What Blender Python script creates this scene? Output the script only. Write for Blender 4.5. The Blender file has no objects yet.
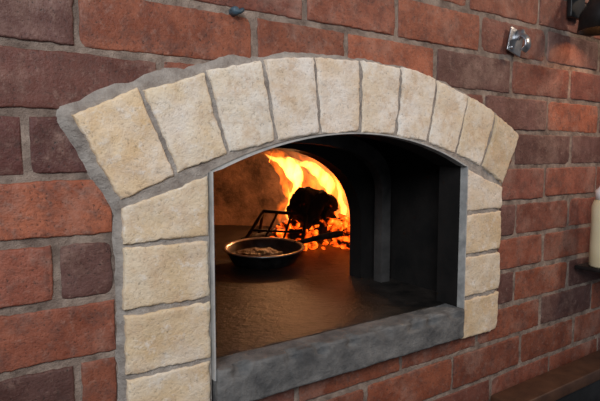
import bpy, bmesh, math, random
from mathutils import Vector, Matrix, noise
random.seed(7)
S = bpy.context.scene
S.view_settings.view_transform = 'Standard'

# ------------------------------------------------------------ materials
def new_mat(name):
    m = bpy.data.materials.new(name); m.use_nodes = True
    nt = m.node_tree
    return m, nt, nt.nodes['Principled BSDF'], nt.nodes['Material Output']
def N(nt, t, **kw):
    n = nt.nodes.new(t)
    for k, v in kw.items():
        if k in n.inputs: n.inputs[k].default_value = v
        else: setattr(n, k, v)
    return n
def noise_node(nt, scale, detail=6, rough=.6, coord=None):
    n = N(nt, 'ShaderNodeTexNoise'); n.inputs['Scale'].default_value = scale
    n.inputs['Detail'].default_value = detail; n.inputs['Roughness'].default_value = rough
    if coord: nt.links.new(coord, n.inputs['Vector'])
    return n
def ramp(nt, src, stops):
    r = N(nt, 'ShaderNodeValToRGB'); cr = r.color_ramp
    while len(cr.elements) < len(stops): cr.elements.new(.5)
    for e, (p, c) in zip(cr.elements, stops):
        e.position = p; e.color = (c, c, c, 1) if isinstance(c, (int, float)) else (*c, 1)
    nt.links.new(src, r.inputs[0]); return r
def mix(nt, fac, a, b, mode='MIX'):
    m = N(nt, 'ShaderNodeMix'); m.data_type = 'RGBA'; m.blend_type = mode
    for sock, v in ((m.inputs[0], fac), (m.inputs[6], a), (m.inputs[7], b)):
        if hasattr(v, 'is_output'): nt.links.new(v, sock)
        elif isinstance(v, (int, float)): sock.default_value = v
        else: sock.default_value = (*v, 1)
    return m.outputs[2]
def bump(nt, bsdf, h, strength=.5, dist=.004):
    b = N(nt, 'ShaderNodeBump'); b.inputs['Strength'].default_value = strength
    b.inputs['Distance'].default_value = dist
    nt.links.new(h, b.inputs['Height']); nt.links.new(b.outputs[0], bsdf.inputs['Normal'])

def brick_mat(name, pit_scale, blotch, tint, light, spec, rough, pit_amt, dark_amt, stain, haze, bs, grime, gamt):
    m, nt, b, o = new_mat(name)
    tc = N(nt, 'ShaderNodeTexCoord').outputs['Object']
    at = N(nt, 'ShaderNodeAttribute'); at.attribute_name = 'bcol'
    n1 = noise_node(nt, blotch, 6, .7, tc)
    n2 = noise_node(nt, pit_scale, 5, .75, tc)
    n3 = noise_node(nt, pit_scale*3.2, 3, .7, tc)
    n4 = noise_node(nt, blotch*2.3, 7, .75, tc)
    n5 = noise_node(nt, blotch*.45, 8, .72, tc)
    n6 = noise_node(nt, blotch*1.3+3, 9, .78, tc)
    c = mix(nt, ramp(nt, n1.outputs[0], [(.40, 0), (.60, 1)]).outputs[0], at.outputs['Color'], tint, 'MULTIPLY')
    c = mix(nt, ramp(nt, n4.outputs[0], [(.48, 0), (.66, .75)]).outputs[0], c, stain)
    c = mix(nt, ramp(nt, n5.outputs[0], [(.50, 0), (.66, haze)]).outputs[0], c, light)
    c = mix(nt, ramp(nt, n2.outputs[0], [(.54, 0), (.72, pit_amt)]).outputs[0], c, light)
    c = mix(nt, ramp(nt, n6.outputs[0], [(.54, 0), (.70, gamt)]).outputs[0], c, grime)
    c = mix(nt, ramp(nt, n3.outputs[0], [(.28, dark_amt), (.42, 0)]).outputs[0], c, (.03, .02, .015))
    nt.links.new(c, b.inputs['Base Color'])
    nt.links.new(ramp(nt, n4.outputs[0], [(.3, rough-.12), (.7, min(1, rough+.15))]).outputs[0], b.inputs['Roughness'])
    b.inputs['Specular IOR Level'].default_value = spec
    h = N(nt, 'ShaderNodeMath', operation='ADD')
    nt.links.new(n2.outputs[0], h.inputs[0]); nt.links.new(n3.outputs[0], h.inputs[1])
    bump(nt, b, h.outputs[0], bs, .004)
    return m
M_brick = brick_mat('red_brick', 75, 16, (.64, .54, .50), (.42, .27, .21), .4, .60, .42, .95, (.12, .055, .043), .45, .45, (.06, .037, .032), .6)
M_fire = brick_mat('fire_brick', 60, 14, (.90, .82, .70), (.86, .82, .76), .2, .88, .7, .4, (.62, .44, .28), .5, .5, (.30, .21, .14), .30)

def simple(name, c1, c2, scale=20, rough=.7, metal=0, bs=.3, bd=.003, spec=.5, lo=.35, hi=.65):
    m, nt, b, o = new_mat(name)
    tc = N(nt, 'ShaderNodeTexCoord').outputs['Object']
    n = noise_node(nt, scale, 8, .65, tc)
    c = mix(nt, ramp(nt, n.outputs[0], [(lo, 0), (hi, 1)]).outputs[0], c1, c2)
    nt.links.new(c, b.inputs['Base Color'])
    b.inputs['Roughness'].default_value = rough; b.inputs['Metallic'].default_value = metal
    b.inputs['Specular IOR Level'].default_value = spec
    n2 = noise_node(nt, scale*4, 6, .7, tc)
    bump(nt, b, n2.outputs[0], bs, bd)
    return m
M_mortar = simple('mortar', (.14, .10, .08), (.40, .31, .25), 26, .9, 0, .9, .006, .2)
M_mortar_arch = simple('mortar_arch', (.26, .22, .19), (.46, .41, .36), 40, .9, 0, .9, .005, .2)
M_conc = simple('sill_concrete', (.085, .085, .085), (.22, .215, .205), 26, .8, 0, .8, .005, .3, .35, .70)
M_hearth = simple('hearth_tile', (.009, .008, .007), (.050, .040, .033), 13, .50, 0, .9, .004, .35, .38, .75)
M_soot = simple('soot', (.005, .005, .005), (.014, .012, .011), 12, .7, 0, .4, .003, .3)
M_sootsteel = simple('sooty_steel', (.03, .03, .03), (.12, .115, .11), 10, .45, .4, .3, .002, .5)
M_dome = simple('dome_brick', (.05, .034, .027), (.24, .155, .11), 8, .9, 0, .9, .012, .2)
M_edge = simple('frame_steel', (.35, .35, .34), (.62, .61, .58), 30, .45, .2, .2, .001, .5)
M_iron = simple('pan_iron', (.018, .018, .018), (.10, .095, .09), 42, .32, .7, .1, .001, .6)
M_inner = simple('pan_inner_steel', (.05, .05, .052), (.12, .12, .12), 30, .35, .8, .1, .001, .6)
M_rim = simple('pan_rim_highlight', (.40, .40, .42), (.65, .65, .65), 30, .35, .9, .1, .001, .6)  # pan rim: bluish daylight highlight put into a lighter metal colour
M_food = simple('baked_food', (.13, .05, .018), (.035, .016, .010), 50, .5, 0, .9, .006, .4)
M_wood = simple('counter_wood', (.05, .022, .012), (.11, .05, .026), 12, .45, 0, .2, .002, .5)
M_black = simple('black_metal', (.012, .012, .012), (.03, .03, .03), 20, .4, .5, .1, .001, .5)
M_chrome = simple('satin_steel', (.30, .31, .33), (.52, .53, .54), 60, .30, .9, .15, .001, .5)
M_plug = simple('plug_plastic', (.03, .06, .08), (.06, .10, .13), 60, .5, 0, .2, .001, .5)
M_bottle = simple('bottle_plastic', (.70, .60, .36), (.75, .68, .48), 8, .35, 0, .05, .001, .5)
M_cap = simple('bottle_cap', (.8, .8, .78), (.85, .85, .83), 8, .4, 0, .05, .001, .5)
M_floor = simple('floor_tile', (.10, .09, .08), (.15, .13, .12), 6, .5, 0, .2, .002, .5)

def ember_mat(name, lo, hi, strength, scale, base):
    m, nt, b, o = new_mat(name)
    tc = N(nt, 'ShaderNodeTexCoord').outputs['Object']
    n = noise_node(nt, scale, 4, .6, tc)
    f = ramp(nt, n.outputs[0], [(lo, 0), (hi, 1)])
    col = ramp(nt, n.outputs[0], [(lo, (.8, .04, .0)), (hi, (1, .13, .008)), (min(hi+.1, 1), (1, .30, .03))])
    b.inputs['Base Color'].default_value = (*base, 1)
    b.inputs['Roughness'].default_value = .9
    nt.links.new(col.outputs[0], b.inputs['Emission Color'])
    mm = N(nt, 'ShaderNodeMath', operation='MULTIPLY'); mm.inputs[1].default_value = strength
    nt.links.new(f.outputs[0], mm.inputs[0]); nt.links.new(mm.outputs[0], b.inputs['Emission Strength'])
    bump(nt, b, n.outputs[0], .8, .01)
    return m
M_ember = ember_mat('embers', .41, .62, 3.6, 28, (.03, .015, .010))
M_log = ember_mat('charred_log', .66, .78, 1.5, 22, (.010, .008, .007))
M_log2 = ember_mat('charred_log_cold', .80, .9, 2, 30, (.008, .007, .006))

def flame_mat(name, col, strength, lo=.40, hi=.62):
    m = bpy.data.materials.new(name); m.use_nodes = True
    nt = m.node_tree; nt.nodes.clear()
    o = N(nt, 'ShaderNodeOutputMaterial'); e = N(nt, 'ShaderNodeEmission')
    tc = N(nt, 'ShaderNodeTexCoord').outputs['Object']
    mp = N(nt, 'ShaderNodeMapping'); mp.inputs['Scale'].default_value = (1, 1, .38)
    mp.inputs['Rotation'].default_value = (0, .35, 0)
    nt.links.new(tc, mp.inputs[0])
    n = noise_node(nt, 28, 3, .6, mp.outputs[0]); n.inputs['Distortion'].default_value = .6
    f = ramp(nt, n.outputs[0], [(lo, .06), (hi, 1)])
    mm = N(nt, 'ShaderNodeMath', operation='MULTIPLY'); mm.inputs[1].default_value = strength
    nt.links.new(f.outputs[0], mm.inputs[0]); nt.links.new(mm.outputs[0], e.inputs[1])
    e.inputs[0].default_value = (*col, 1)
    nt.links.new(e.outputs[0], o.inputs['Volume'])
    return m
M_fl_o = flame_mat('flame_orange', (1, .15, .008), 55, .43, .64)
M_fl_y = flame_mat('flame_yellow', (1, .40, .06), 260, .34, .58)

# ------------------------------------------------------------ helpers
def empty(name, loc=(0, 0, 0), rotz=0):
    e = bpy.data.objects.new(name, None); S.collection.objects.link(e)
    e.location = loc; e.rotation_euler[2] = rotz; e.empty_display_size = .05
    return e
def obj(name, bm, mats, parent=None, smooth=True):
    me = bpy.data.meshes.new(name)
    bmesh.ops.recalc_face_normals(bm, faces=bm.faces)
    bm.to_mesh(me); bm.free()
    for m in (mats if isinstance(mats, list) else [mats]): me.materials.append(m)
    if smooth:
        for p in me.polygons: p.use_smooth = True
    o = bpy.data.objects.new(name, me); S.collection.objects.link(o)
    if parent: o.parent = parent
    return o
def steps(L, r, cell):
    n = max(2, int(round((L-2*r)/cell)))
    return [0, r*.25, r*.6] + [r+(L-2*r)*i/n for i in range(n+1)] + [L-r*.6, L-r*.25, L]
def add_block(bm, c, yf, yb, col, seed, r=.005, cell=.012, wob=.0022, rough=.0016):
    """c = 4 corners (x,z): bl, br, tr, tl. front at yf (towards -y)"""
    lay = bm.loops.layers.float_color.get('bcol') or bm.loops.layers.float_color.new('bcol')
    bl, br, tr, tl = [Vector(p) for p in c]
    W = ((br-bl).length+(tr-tl).length)/2; H = ((tl-bl).length+(tr-br).length)/2
    us = steps(W, r, cell); vs = steps(H, r, cell)
    off = Vector((seed*3.1, seed*1.7, seed*.9))
    def P(su, sv):
        u = su/W; v = sv/H
        p = (bl*(1-u)+br*u)*(1-v) + (tl*(1-u)+tr*u)*v
        e = min(su, W-su, sv, H-sv)
        q = Vector((p.x, 0, p.y))+off
        n = noise.noise_vector(q*16)*.7+noise.noise_vector(q*120)*.7
        x = p.x+n.x*wob; z = p.y+n.z*wob
        # chipped corners
        cd = min(math.hypot(su-a, sv-b) for a in (0, W) for b in (0, H))
        d = 0
        if e < r: t = 1-e/r; d = r*(1-math.sqrt(max(0, 1-t*t)))
        if cd < .012: d += (1-cd/.012)*.003*(.5+noise.noise(q*9))
        y = yf+d+(noise.noise(q*30)+.6*noise.noise(q*90))*rough
        return Vector((x, y, z))
    g = [[bm.verts.new(P(su, sv)) for su in us] for sv in vs]
    fs = []
    for j in range(len(vs)-1):
        for i in range(len(us)-1):
            fs.append(bm.faces.new((g[j][i], g[j][i+1], g[j+1][i+1], g[j+1][i])))
    ring = g[0][:-1]+[row[-1] for row in g[:-1]]+g[-1][:0:-1]+[row[0] for row in g[:0:-1]]
    back = [bm.verts.new((v.co.x, yb, v.co.z)) for v in ring]
    n = len(ring)
    for i in range(n):
        fs.append(bm.faces.new((ring[i], ring[(i+1) % n], back[(i+1) % n], back[i])))
    fs.append(bm.faces.new(back))
    for f in fs:
        for l in f.loops: l[lay] = (*col, 1)
def rough_box(bm, lo, hi, cell=.02, r=.006, amp=.002, seed=0, keep_flat=False):
    lo = Vector(lo); hi = Vector(hi)
    b2 = bmesh.new(); bmesh.ops.create_cube(b2, size=1)
    for v in b2.verts: v.co = Vector([(lo[i]+hi[i])/2+v.co[i]*(hi[i]-lo[i]) for i in range(3)])
    for ax in range(3):
        n = min(80, int((hi[ax]-lo[ax])/cell))
        for k in range(1, n):
            co = Vector((0, 0, 0)); co[ax] = lo[ax]+(hi[ax]-lo[ax])*k/n
            no = Vector((0, 0, 0)); no[ax] = 1
            bmesh.ops.bisect_plane(b2, geom=b2.verts[:]+b2.edges[:]+b2.faces[:], plane_co=co, plane_no=no)
        for s in (lo[ax]+r*.5, hi[ax]-r*.5, lo[ax]+r, hi[ax]-r):
            co = Vector((0, 0, 0)); co[ax] = s; no = Vector((0, 0, 0)); no[ax] = 1
            bmesh.ops.bisect_plane(b2, geom=b2.verts[:]+b2.edges[:]+b2.faces[:], plane_co=co, plane_no=no)
    for v in b2.verts:
        c = Vector([min(max(v.co[i], lo[i]+r), hi[i]-r) for i in range(3)])
        d = v.co-c
        if d.length > 1e-6: v.co = c+d.normalized()*min(d.length, r)
        q = v.co*25+Vector((seed, seed*2, seed*3))
        v.co += noise.noise_vector(q)*amp+noise.noise_vector(q*3)*amp*.5
    me = bpy.data.meshes.new('t'); b2.to_mesh(me); b2.free(); bm.from_mesh(me); bpy.data.meshes.remove(me)
def lathe(bm, prof, seg=48, cx=0, cy=0, midx=0, close=False):
    rings = []
    for (r, z) in prof:
        if r < 1e-5: rings.append([bm.verts.new((cx, cy, z))])
        else: rings.append([bm.verts.new((cx+r*math.cos(2*math.pi*i/seg), cy+r*math.sin(2*math.pi*i/seg), z)) for i in range(seg)])
    for a, b in zip(rings, rings[1:]):
        for i in range(seg):
            j = (i+1) % seg
            vs = [a[i % len(a)], a[j % len(a)], b[j % len(b)], b[i % len(b)]]
            u = []
            for v in vs:
                if v not in u: u.append(v)
            if len(u) > 2:
                f = bm.faces.new(u); f.material_index = midx
def catmull(pts, n):
    P = [Vector(p) for p in pts]; P = [P[0]*2-P[1]]+P+[P[-1]*2-P[-2]]
    out = []
    for i in range(1, len(P)-2):
        for k in range(n):
            t = k/n; a, b, c, d = P[i-1:i+3]
            out.append(.5*((2*b)+(c-a)*t+(2*a-5*b+4*c-d)*t*t+(3*b-a-3*c+d)*t**3))
    out.append(P[-2]); return out
def tube(bm, pts, n=6, seg=12, wob=0, flat=1.0, seed=0, mat=0):
    """pts: 4-vectors (x,y,z,r)"""
    C = catmull([Vector(p) for p in pts], n)
    rings = []
    for i, c in enumerate(C):
        a = C[max(i-1, 0)].to_3d(); b = C[min(i+1, len(C)-1)].to_3d()
        t = (b-a).normalized()
        up = Vector((0, 1, 0)) if abs(t.y) < .9 else Vector((1, 0, 0))
        s = t.cross(up).normalized(); w = s.cross(t).normalized()
        p = c.to_3d(); r = max(c[3], .0006)
        ring = []
        for k in range(seg):
            an = 2*math.pi*k/seg
            q = p+s*math.cos(an)*r+w*math.sin(an)*r*flat
            if wob: q += (noise.noise_vector(q*14+Vector((seed, 0, 0)))+noise.noise_vector(q*40+Vector((seed, 0, 0)))*.5)*wob*min(1, r/.01)
            ring.append(bm.verts.new(q))
        rings.append(ring)
    for a, b in zip(rings, rings[1:]):
        for k in range(seg):
            f = bm.faces.new((a[k], a[(k+1) % seg], b[(k+1) % seg], b[k])); f.material_index = mat
    bm.faces.new(rings[0][::-1]).material_index = mat; bm.faces.new(rings[-1]).material_index = mat
def band(bm, inner, outer, y0, y1):
    n = len(inner)
    A = [[bm.verts.new((p[0], y, p[1])) for p in L] for L in (inner, outer) for y in (y0, y1)]
    i0, i1, o0, o1 = A
    for k in range(n-1):
        bm.faces.new((i0[k], i0[k+1], o0[k+1], o0[k])); bm.faces.new((i1[k], i1[k+1], o1[k+1], o1[k]))
        bm.faces.new((i0[k], i0[k+1], i1[k+1], i1[k])); bm.faces.new((o0[k], o0[k+1], o1[k+1], o1[k]))
    for k in (0, n-1): bm.faces.new((i0[k], i1[k], o1[k], o0[k]))

# ------------------------------------------------------------ layout (metres; wall face is y=0, oven goes +y)
CX = .583                    # oven axis
HW = .279                    # half width of the opening
RC, RI, RO = -.82, .858, .979  # arch ring centre height, inner and outer radius
XL, XR = CX-HW, CX+HW
ZS = -.315                   # hearth level
def open_z(x):               # soffit of the opening
    return -.623+math.sqrt(max(0, .66**2-(x-CX)**2))
ROWB = -.028; PITCH = .0785; J = .0095

# ------------------------------------------------------------ wall_front
bm = bmesh.new()
rows = {  # row index -> explicit vertical joints ; row0 = [-.028,.0505]
 3: [.235, .475, .674, .911, 1.152, 1.39], 2: [-.10, .136, .385, .56, .78, 1.02, 1.257, 1.49],
 1: [0.0, .24, .345, .58, .81, .93, 1.165, 1.405], 0: [.075, .27, 1.04, 1.275, 1.51],
 -1: [-.05, .19, .93, 1.165, 1.405], -2: [-.137, .103, .3, 1.055, 1.28, 1.52],
 -3: [-.03, .21, .94, 1.17, 1.41], -4: [-.12, .121, .36, 1.06, 1.29, 1.53], -5: [-.02, .22, .46, .70, .93, 1.17, 1.41]}
k = 0
for ri in range(-18, 15):
    z0 = ROWB+ri*PITCH; z1 = z0+PITCH
    if ri in rows: js = rows[ri][:]
    else: js = [(.5 if ri % 2 else .62)+random.uniform(-.01, .01)]
    while js[0] > -.9: js.insert(0, js[0]-.24+random.uniform(-.004, .004))
    while js[-1] < 2.3: js.append(js[-1]+.24+random.uniform(-.004, .004))
    hw = {1: .235, 0: .425, -1: .408, -2: .408, -3: .408, -4: .408}.get(ri, 0)
    for a, b in zip(js, js[1:]):
        pcs = [(a, b)]
        if hw:
            pcs = []
            if a < CX-hw: pcs.append((a, min(b, CX-hw)))
            if b > CX+hw: pcs.append((max(a, CX+hw), b))
        for (p, q) in pcs:
            if q-p < .03: continue
            k += 1
            t = random.random(); g = random.uniform(.75, 1.15)
            col = Vector((.40, .125, .062))*(1-t)+Vector((.26, .090, .064))*t
            if random.random() < .18: col = Vector((.17, .078, .064))
            if ri == 0 and q < .2: col = Vector((.16, .060, .05))
            if ri == 1 and q < .3: col = Vector((.22, .082, .06))
            if ri < -3: col = col*.8  # low courses: shade at the foot of the wall put into brick colour
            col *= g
            dx = random.uniform(-.0015, .0015); dz = random.uniform(-.0015, .0015)
            yf = random.uniform(-.0012, .0015)
            visible = -.15 < p < 1.8 and -.5 < z0 < .45
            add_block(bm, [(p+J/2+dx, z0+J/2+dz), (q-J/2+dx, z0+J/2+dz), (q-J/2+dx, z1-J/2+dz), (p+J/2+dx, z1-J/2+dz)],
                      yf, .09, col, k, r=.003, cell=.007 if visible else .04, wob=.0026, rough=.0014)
def quad(bm, pts, mi=1):
    f = bm.faces.new([bm.verts.new(p) for p in pts]); f.material_index = mi
ym = .0026; ZB, ZT = -1.44, 1.14
def rect(x0, x1, z0, z1): quad(bm, [(x0, ym, z0), (x1, ym, z0), (x1, ym, z1), (x0, ym, z1)])
rect(-.95, XL, ZB, ZT); rect(XR, 2.3, ZB, ZT); rect(XL, XR, ZB, ZS-.01)
ns = 24
for i in range(ns):
    a = XL+(XR-XL)*i/ns; b = XL+(XR-XL)*(i+1)/ns
    quad(bm, [(a, ym, open_z(a)), (b, ym, open_z(b)), (b, ym, ZT), (a, ym, ZT)])
obj('wall_front', bm, [M_brick, M_mortar])

# ------------------------------------------------------------ oven
oven = empty('wood_fired_pizza_oven', (CX, 0, 0))
def ochild(name, bm, mats, smooth=True):
    o = obj(name, bm, mats, oven, smooth); o.location = (-CX, 0, 0); return o
bm = bmesh.new()
amax = math.radians(28.1); nv = 10
fcols = [(.80, .62, .41), (.81, .68, .50), (.83, .75, .63), (.84, .76, .67), (.84, .74, .63), (.87, .80, .71), (.87, .80, .71), (.85, .77, .66), (.78, .68, .54), (.66, .55, .40)]
def pt(R, a): return (CX+R*math.sin(a), RC+R*math.cos(a))
for i in range(nv):
    a0 = -amax+2*amax*i/nv; a1 = -amax+2*amax*(i+1)/nv
    jo = .0040/RO; ji = .0032/RI
    dr = random.uniform(-.003, .003)
    add_block(bm, [pt(RI+.001, a0+ji), pt(RI+.001, a1-ji), pt(RO+dr, a1-jo), pt(RO+dr, a0+jo)],
              -.013+random.uniform(-.001, .001), .05, fcols[i], 500+i, r=.0035, cell=.006, wob=.0036, rough=.0020)
ochild('arch_bricks', bm, M_fire)
bm = bmesh.new()
for s in (-1, 1):
    for i in range(6 if s < 0 else 4):
        xi = CX+s*(HW+.0025); xo = CX+s*.402
        zb = -.116-.0895*i
        if i == 0: ti, to = -.030, -.070
        else: ti = to = zb+.0895-.007
        if s < 0: c = [(xo, zb), (xi, zb), (xi, ti), (xo, to)]
        else: c = [(xi, zb), (xo, zb), (xo, to), (xi, ti)]
        col = random.choice([(.76, .63, .46), (.74, .60, .42), (.71, .55, .38), (.76, .65, .50)])
        add_block(bm, c, -.012, .05, col, 600+i+20*s, r=.0035, cell=.006, wob=.0034, rough=.0020)
ochild('jamb_bricks', bm, M_fire)
# mortar packing of the surround (slightly proud of the wall, ragged outer edge)
bm = bmesh.new()
def rg(p, n, amp=.004):
    v = noise.noise(Vector((p[0]*22, 3, p[1]*22)))*amp+noise.noise(Vector((p[0]*90, 9, p[1]*90)))*amp*.6
    return (p[0]+n[0]*v, p[1]+n[1]*v)
IN = []; OUT = []
for z in [-.60+.008*i for i in range(0, 66)]:
    IN.append((XL-.0015, z if z < -.03 else -.03)); OUT.append(rg((CX-.409, z), (-1, 0)))
for i in range(1, 25):
    t = i/24; IN.append((XL-.0015+.0*t, -.03+.004*t)); OUT.append(rg((CX-.409-.062*t, -.078+.118*t), (-1, .4)))
for i in range(0, 121):
    a = -amax+2*amax*i/120
    left = max(0, min(1, (-a/amax-.15)*1.3))
    R = RO+.004+.012*left
    # inner edge follows the soffit of the opening so that no gap remains
    x = max(XL-.0015, min(XR+.0015, CX+(RI-.004)*math.sin(a)))
    IN.append((x, open_z(x)+.001 if XL < x < XR else -.026))
    OUT.append(rg((CX+R*math.sin(a), RC+R*math.cos(a)), (math.sin(a), math.cos(a)), .0055))
for i in range(0, 24):
    t = 1-i/24; IN.append((XR+.0015, -.03+.004*t)); OUT.append(rg((CX+.407+.062*t, -.078+.118*t), (1, .4)))
for z in [-.08-.008*i for i in range(0, 39)]:
    IN.append((XR+.0015, z)); OUT.append(rg((CX+.405, z), (1, 0)))
yy = -.0088
NN = 16
grid = []
for a, b in zip(IN, OUT):
    row = []
    for j in range(NN+1):
        t = j/NN; x = a[0]+(b[0]-a[0])*t; z = a[1]+(b[1]-a[1])*t
        edge = .0075*max(0, (t-.80)/.20)**1.5
        row.append(bm.verts.new((x, yy+edge+noise.noise(Vector((x*60, 0, z*60)))*.0018, z)))
    row.append(bm.verts.new((b[0]+(b[0]-CX)*.012, .006, b[1]+.002)))
    grid.append(row)
for r0, r1 in zip(grid, grid[1:]):
    for j in range(NN+1): bm.faces.new((r0[j], r1[j], r1[j+1], r0[j+1]))
bmesh.ops.remove_doubles(bm, verts=bm.verts, dist=1e-6)
ochild('arch_mortar', bm, M_mortar_arch)
# steel frame lining the opening
arc = [XL+(XR-XL)*i/40 for i in range(41)]
path = [(XL, -.33+.015*i) for i in range(20)]+[(x, open_z(x)) for x in arc]+[(XR, -.045-.015*i) for i in range(20)]
def inset(p, d):
    x, z = p
    if abs(x-CX) > HW-1e-4: return (CX+math.copysign(HW-d, x-CX), min(z, open_z(CX+HW-d)))
    return (CX+(x-CX)*(1-d/HW), z-d)
bm = bmesh.new(); band(bm, [inset(p, .0024) for p in path], path, -.017, .0); ochild('opening_trim', bm, M_edge, False)
bm = bmesh.new(); band(bm, [inset(p, .0025) for p in path], [inset(p, -.001) for p in path], .0, .055); ochild('opening_liner', bm, M_soot, False)
# sill
bm = bmesh.new(); rough_box(bm, (XL+.003, -.022, -.376), (XR-.004, .028, ZS+.001), .006, .004, .0016, 3)
for v in bm.verts:  # chipped front arris
    if v.co.y < -.012 and v.co.z > ZS-.012:
        n = max(0, noise.noise(Vector((v.co.x*30, 5, v.co.z*20)))-.12)
        v.co.y += n*.03; v.co.z -= n*.018
ochild('sill_slab', bm, M_conc)
# hearth
bm = bmesh.new()
rough_box(bm, (-.2, .030, -.36), (1.4, 1.6, ZS-.001), .025, .003, .0012, 0)
ochild('hearth_floor', bm, M_hearth)
# vestibule (soot black)
bm = bmesh.new()
vx0, vx1, vzt = CX-.335, CX+.335, .13
for x in (vx0, vx1): quad(bm, [(x, .05, -.36), (x, .31, -.36), (x, .31, vzt), (x, .05, vzt)], 0)
quad(bm, [(vx0, .05, vzt), (vx1, .05, vzt), (vx1, .31, vzt), (vx0, .31, vzt)], 0)
quad(bm, [(vx0, .052, -.36), (XL, .052, -.36), (XL, .052, vzt), (vx0, .052, vzt)], 0)
quad(bm, [(vx1, .052, -.36), (XR, .052, -.36), (XR, .052, vzt), (vx1, .052, vzt)], 0)
for i in range(40):
    a, b = arc[i], arc[i+1]
    quad(bm, [(a, .052, open_z(a)), (b, .052, open_z(b)), (b, .052, vzt), (a, .052, vzt)], 0)
ochild('vestibule', bm, M_soot, False)
def sup(hw, zs, rise, e, n=40):
    pts = []
    for i in range(n+1):
        t = math.pi*i/n; c, s = math.cos(t), math.sin(t)
        pts.append((CX-hw*math.copysign(abs(c)**(2/e), c), zs+rise*abs(s)**(2/e)))
    return pts
MH = .272
mouth = [(CX-MH, -.36)]+sup(MH, -.185, .20, 2.3)+[(CX+MH, -.36)]
frame = [(CX-.8, -.36)]+[(CX-.8+1.6*i/40, .35) for i in range(41)]+[(CX+.8, -.36)]
bm = bmesh.new(); band(bm, mouth, frame, .30, .345); ochild('inner_mouth', bm, M_soot, False)
a_in = [(CX-.282, ZS)]+sup(.282, -.10, .125, 2.6)+[(CX+.282, ZS)]
a_out = [(CX-.310, ZS)]+sup(.310, -.08, .135, 2.6)+[(CX+.310, ZS)]
bm = bmesh.new(); band(bm, a_in, a_out, .235, .262); ochild('steel_door_frame', bm, M_sootsteel, False)
# dome
bm = bmesh.new(); prof = []
for i in range(29):
    t = (math.pi/2)*i/28
    prof.append((.70*math.cos(t)**(2/3.0), -.36+.60*math.sin(t)**(2/3.0)))
lathe(bm, prof, 72, CX, .85)
bmesh.ops.bisect_plane(bm, geom=bm.verts[:]+bm.edges[:]+bm.faces[:], plane_co=(0, .33, 0), plane_no=(0, -1, 0), clear_outer=True)
ochild('dome', bm, M_dome)

# ------------------------------------------------------------ fire
F = (1.058, .803, ZS)
fire = empty('wood_fire', F, math.radians(-34))
def fchild(name, bm, m, smooth=True): return obj(name, bm, m, fire, smooth)
def log(name, a, b, w, h, m, seed, tw=0, rr=.22, amp=.008):
    a = Vector(a); b = Vector(b); L = (b-a).length
    bm = bmesh.new(); rough_box(bm, (0, -w/2, -h/2), (L, w/2, h/2), .010, w*rr, amp, seed)
    for v in bm.verts:  # split-log wedge section
        f = 1-.5*(v.co.z/h+.5); v.co.y *= f
        v.co.z *= 1-.3*v.co.x/L
    o = fchild(name, bm, m)
    x = (b-a).normalized(); z = Vector((0, 0, 1)); y = z.cross(x).normalized(); z = x.cross(y)
    M = Matrix((x, y, z)).transposed().to_4x4(); M.translation = a
    o.matrix_local = M@Matrix.Rotation(tw, 4, 'X')
log('log_1', (-.055, -.10, .150), (.075, .0, .125), .095, .120, M_log, 1, .3, .22, .018)
log('log_7', (-.035, -.10, .085), (.045, -.09, .185), .05, .05, M_log2, 9, .2, .2, .012)
log('log_2', (-.08, -.12, .045), (.11, -.05, .060), .035, .035, M_log2, 2)
log('log_3', (-.12, .0, .05), (.02, -.11, .09), .03, .03, M_log2, 3)
log('log_4', (.02, -.12, .02), (.05, -.07, .13), .03, .03, M_log, 4)
log('log_5', (-.24, -.10, .02), (-.08, .02, .04), .04, .035, M_log2, 5)
bm = bmesh.new()
for i in range(560):
    r = random.uniform(-1, 1); d = random.uniform(-1, 1)
    if r*r+d*d > 1: continue
    hgt = .115*(1-(r*r+d*d))
    s = random.uniform(.007, .021)
    c = Vector((.02+r*.18, d*.15, random.uniform(.3, 1)*hgt+s*.5))
    res = bmesh.ops.create_icosphere(bm, subdivisions=2, radius=s)
    sc = Vector((random.uniform(.7, 1.6), random.uniform(.7, 1.2), random.uniform(.5, .9)))
    rot = Matrix.Rotation(random.uniform(0, 6), 3, 'Z')@Matrix.Rotation(random.uniform(-.5, .5), 3, 'X')
    for v in res['verts']:
        q = v.co.copy(); q += noise.noise_vector(q*60+c*50)*s*.45
        v.co = rot@Vector((q.x*sc.x, q.y*sc.y, q.z*sc.z))+c
fchild('embers', bm, M_ember, False)
def flame(name, pts, m, flat=.8, wob=.012, seed=0):
    bm = bmesh.new(); tube(bm, pts, 10, 20, wob, flat, seed); return fchild(name, bm, m)
flame('flame_1', [(-.01, .07, .04, .03), (-.03, .08, .12, .06), (-.045, .07, .20, .06), (-.085, .05, .265, .042), (-.13, .04, .30, .026), (-.19, .03, .322, .001)], M_fl_o, .8, .025, 1)
flame('flame_2', [(.06, .07, .04, .04), (.07, .09, .14, .07), (.05, .10, .23, .055), (.01, .08, .285, .030), (-.05, .05, .32, .001)], M_fl_o, .8, .025, 2)
flame('flame_3', [(.11, .03, .03, .02), (.13, .04, .12, .034), (.125, .05, .19, .026), (.10, .05, .27, .001)], M_fl_o, .8, .02, 3)
flame('flame_4', [(-.07, -.03, .04, .012), (-.10, -.01, .11, .022), (-.08, .0, .17, .018), (-.11, .0, .23, .001)], M_fl_o, .8, .016, 4)
flame('flame_9', [(.14, .0, .02, .01), (.15, .01, .08, .018), (.14, .02, .13, .012), (.15, .02, .17, .001)], M_fl_o, .8, .01, 14)
flame('flame_10', [(-.02, -.06, .03, .01), (.0, -.07, .07, .018), (.03, -.06, .10, .012), (.02, -.06, .13, .001)], M_fl_o, .8, .01, 15)
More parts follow.
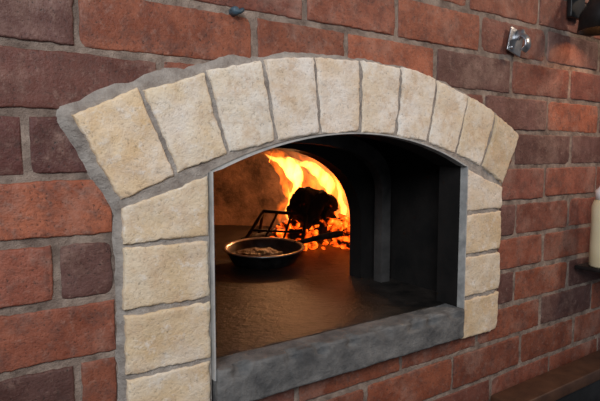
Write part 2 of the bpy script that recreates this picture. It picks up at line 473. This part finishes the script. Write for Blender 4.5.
flame('flame_5', [(-.05, .05, .08, .008), (-.075, .05, .15, .016), (-.045, .05, .20, .022), (-.06, .045, .25, .030), (-.105, .04, .292, .018), (-.17, .03, .318, .001)], M_fl_y, .7, .018, 5)
flame('flame_6', [(.06, .07, .12, .008), (.075, .08, .19, .016), (.03, .07, .245, .020), (-.02, .06, .28, .014), (-.09, .05, .305, .001)], M_fl_y, .7, .016, 6)
flame('flame_7', [(.10, .04, .05, .008), (.118, .05, .12, .011), (.10, .05, .18, .008), (.085, .05, .23, .001)], M_fl_y, .7, .012, 7)
flame('flame_8', [(-.065, -.03, .05, .005), (-.09, -.02, .11, .008), (-.075, -.01, .15, .006), (-.085, -.01, .20, .001)], M_fl_y, .7, .012, 8)
def light(name, typ, loc, col, e, parent=None, **kw):
    l = bpy.data.lights.new(name, typ); l.color = col; l.energy = e
    for a, b in kw.items(): setattr(l, a, b)
    o = bpy.data.objects.new(name, l); S.collection.objects.link(o); o.location = loc
    if parent: o.parent = parent
    return o
light('fire_glow_1', 'POINT', (-.05, .05, .245), (1, .46, .19), 5, fire, shadow_soft_size=.015)
light('fire_glow_2', 'POINT', (.05, .09, .20), (1, .38, .13), 2.5, fire, shadow_soft_size=.015)
# iron grate leaning in front of the fire
bm = bmesh.new()
def bar(a, b, r=.005): tube(bm, [(*a, r), (*[(a[i]+b[i])/2 for i in range(3)], r), (*b, r)], 2, 8)
A, B, C, D = Vector((-.24, -.17, .006)), Vector((-.04, -.19, .006)), Vector((-.02, -.12, .115)), Vector((-.165, -.10, .125))
for p, q in ((A, B), (B, C), (C, D), (D, A)): bar(p, q, .006)
for t in (.33, .66): bar(A.lerp(B, t), D.lerp(C, t), .004)
bar(A.lerp(D, .5), B.lerp(C, .5), .004)
bar(D, D+Vector((-.03, .12, -.12)), .005); bar(C, C+Vector((0, .03, -.11)), .005)
fchild('grate_bars', bm, M_soot)

# ------------------------------------------------------------ frying pan
pan = empty('frying_pan', (.740, .592, ZS), 0)
ptilt = bpy.data.objects.new('pan_set', None); S.collection.objects.link(ptilt); ptilt.parent = pan
ptilt.matrix_local = Matrix.Rotation(math.radians(-34), 4, 'Z')@Matrix.Translation((0, -.078, 0))@Matrix.Rotation(math.radians(4), 4, 'X')@Matrix.Translation((0, .078, 0))@Matrix.Rotation(math.radians(34), 4, 'Z')
bm = bmesh.new()
prof = [(0, .001), (.084, .001), (.092, .004), (.102, .022), (.111, .041), (.1175, .0425), (.1175, .0455), (.110, .046), (.106, .042), (.098, .024), (.088, .008), (.07, .0055), (0, .005)]
lathe(bm, prof, 64)
bmesh.ops.recalc_face_normals(bm, faces=bm.faces); bm.normal_update()
for i, f in enumerate(bm.faces):
    c = f.calc_center_median(); r = math.hypot(c.x, c.y)
    if c.z > .0405 and r > .104: f.material_index = 1
    elif i >= 64*8: f.material_index = 2
obj('pan_body', bm, [M_iron, M_rim, M_inner], ptilt)
bm = bmesh.new()
tube(bm, [(.105, -.005, .037, .009), (.14, -.012, .042, .008), (.19, -.02, .048, .009), (.25, -.03, .051, .011), (.275, -.034, .051, .008)], 5, 12, 0, .5)
h = obj('pan_handle', bm, M_iron, ptilt); h.rotation_euler[2] = math.radians(4)
bm = bmesh.new()
bmesh.ops.create_uvsphere(bm, u_segments=64, v_segments=32, radius=1)
for v in bm.verts:
    q = v.co.copy(); n = noise.noise(q*3)+.8*noise.noise(q*7)
    v.co = Vector((q.x*.070*(1+.08*n)-.020, q.y*.070*(1+.08*n), .022+q.z*.012+n*.008*max(q.z, 0)))
obj('pan_food', bm, M_food, ptilt)
# ------------------------------------------------------------ wall bracket (satin steel clip)
hook = empty('steel_wall_bracket', (1.020, 0, .240))
bm = bmesh.new()
rough_box(bm, (-.026, -.009, -.026), (.022, -.005, .026), .01, .0018, .0004, 0)
# curled tab
tube(bm, [(-.004, -.008, .014, .012), (-.002, -.022, .012, .012), (.002, -.032, .002, .011), (.004, -.034, -.012, .010), (.004, -.026, -.022, .009)], 6, 14, 0, .35)
tube(bm, [(.014, -.007, .018, .004), (.014, -.013, .018, .004), (.014, -.015, .018, .002)], 2, 10)
tube(bm, [(-.016, -.007, -.018, .004), (-.016, -.013, -.018, .004), (-.016, -.015, -.018, .002)], 2, 10)
o = obj('bracket_body', bm, M_chrome, hook); o.rotation_euler[1] = math.radians(14)
bm = bmesh.new()
tube(bm, [(.349, .004, .2045, .006), (.349, -.008, .2045, .0065), (.349, -.012, .2045, .0045)], 3, 12)
tube(bm, [(.343, -.006, .207, .003), (.352, -.010, .203, .0035), (.361, -.008, .208, .003)], 3, 10)
obj('wall_plug', bm, M_plug)
# ------------------------------------------------------------ bottle on wall shelf
shelf = empty('wall_shelf', (1.5, 0, -.28))
bm = bmesh.new(); rough_box(bm, (-.197, -.095, -.010), (.35, -.006, 0), .05, .003, 0); obj('shelf_board', bm, M_black, shelf)
bm = bmesh.new()
for x in (.0, .3):
    a = [bm.verts.new((x+dx, y, z)) for dx in (0, .012) for y, z in ((-.006, -.01), (-.085, -.01), (-.006, -.09))]
    bm.faces.new(a[:3]); bm.faces.new(a[3:])
    for i in range(3): bm.faces.new((a[i], a[(i+1) % 3], a[3+(i+1) % 3], a[3+i]))
obj('shelf_brackets', bm, M_black, shelf, False)
bottle = empty('squeeze_bottle', (1.338, -.058, -.2795))
bm = bmesh.new()
lathe(bm, [(0, 0), (.028, 0), (.031, .004), (.031, .05), (.030, .10), (.031, .150), (.026, .165), (.018, .172), (0, .172)], 40)
obj('bottle_body', bm, M_bottle, bottle)
bm = bmesh.new()
lathe(bm, [(0, .168), (.024, .168), (.024, .190), (.018, .196), (.008, .212), (.004, .228), (0, .229)], 32)
obj('bottle_cap', bm, M_cap, bottle)
# ------------------------------------------------------------ wall lamp (upper right)
lamp = empty('wall_lamp', (1.245, 0, .350))
bm = bmesh.new()
rough_box(bm, (-.03, -.018, -.03), (.03, -.006, .05), .05, .003, 0)
tube(bm, [(0, -.01, .02, .008), (0, -.06, .03, .008), (0, -.09, .01, .008)], 5, 12)
lathe(bm, [(.012, .012), (.03, .008), (.052, -.03), (.056, -.07), (.053, -.07), (.049, -.032), (.028, .002), (.012, .004)], 36, 0, -.08)
obj('lamp_shade', bm, M_black, lamp)
bm = bmesh.new(); bmesh.ops.create_uvsphere(bm, u_segments=20, v_segments=12, radius=.016, matrix=Matrix.Translation((0, -.08, -.03)))
mb, nt, b, o_ = new_mat('lamp_bulb'); b.inputs['Emission Color'].default_value = (1, .40, .13, 1); b.inputs['Emission Strength'].default_value = 80
obj('lamp_bulb', bm, mb, lamp)
# ------------------------------------------------------------ counter lower right
ctr = empty('wooden_counter', (1.5, 0, -.533))
bm = bmesh.new(); rough_box(bm, (-.53, -.075, -.03), (.7, -.008, 0), .06, .004, .0005, 5); obj('counter_top', bm, M_wood, ctr)
bm = bmesh.new(); rough_box(bm, (-.48, -.065, -.9), (.7, -.010, -.031), .2, .004, 0); obj('counter_cabinet', bm, M_black, ctr)

# ------------------------------------------------------------ room floor
bm = bmesh.new(); rough_box(bm, (-3, -3.5, -1.48), (3.5, .09, -1.435), .5, .004, 0); obj('floor', bm, M_floor, None, False)

# ------------------------------------------------------------ lights
def area(name, loc, tgt, col, e, sx, sy):
    o = light(name, 'AREA', loc, col, e, None, shape='RECTANGLE', size=sx, size_y=sy)
    o.rotation_euler = (Vector(tgt)-Vector(loc)).to_track_quat('-Z', 'Y').to_euler(); return o
area('daylight_window', (-.9, -1.6, 1.0), (.6, 0, .2), (.92, .95, 1), 42, 1.1, .9)
sp = light('warm_room_light', 'SPOT', (2.3, -1.3, 1.3), (1, .74, .54), 90, None, spot_size=math.radians(48), spot_blend=1.0, shadow_soft_size=.15)
sp.rotation_euler = (Vector((1.05, 0, .22))-Vector((2.3, -1.3, 1.3))).to_track_quat('-Z', 'Y').to_euler()
w = bpy.data.worlds.new('world'); S.world = w; w.use_nodes = True
w.node_tree.nodes['Background'].inputs[0].default_value = (.82, .87, 1, 1)
w.node_tree.nodes['Background'].inputs[1].default_value = .15

# ------------------------------------------------------------ camera
cam = bpy.data.cameras.new('camera'); co = bpy.data.objects.new('camera', cam); S.collection.objects.link(co)
cam.sensor_width = 36; cam.lens = 31.02; cam.clip_start = .02
ph = math.radians(56); th = math.radians(5.1)
fw = Vector((math.cos(ph)*math.cos(th), math.sin(ph)*math.cos(th), -math.sin(th)))
rt = Vector((math.sin(ph), -math.cos(ph), 0)); up = rt.cross(fw)
M = Matrix((rt, up, -fw)).transposed().to_4x4(); M.translation = (0, -.69, 0)
co.matrix_world = M
S.camera = co
bpy.context.view_layer.update()
for o in S.objects:
    if o.parent is None: o.location.z += 1.435
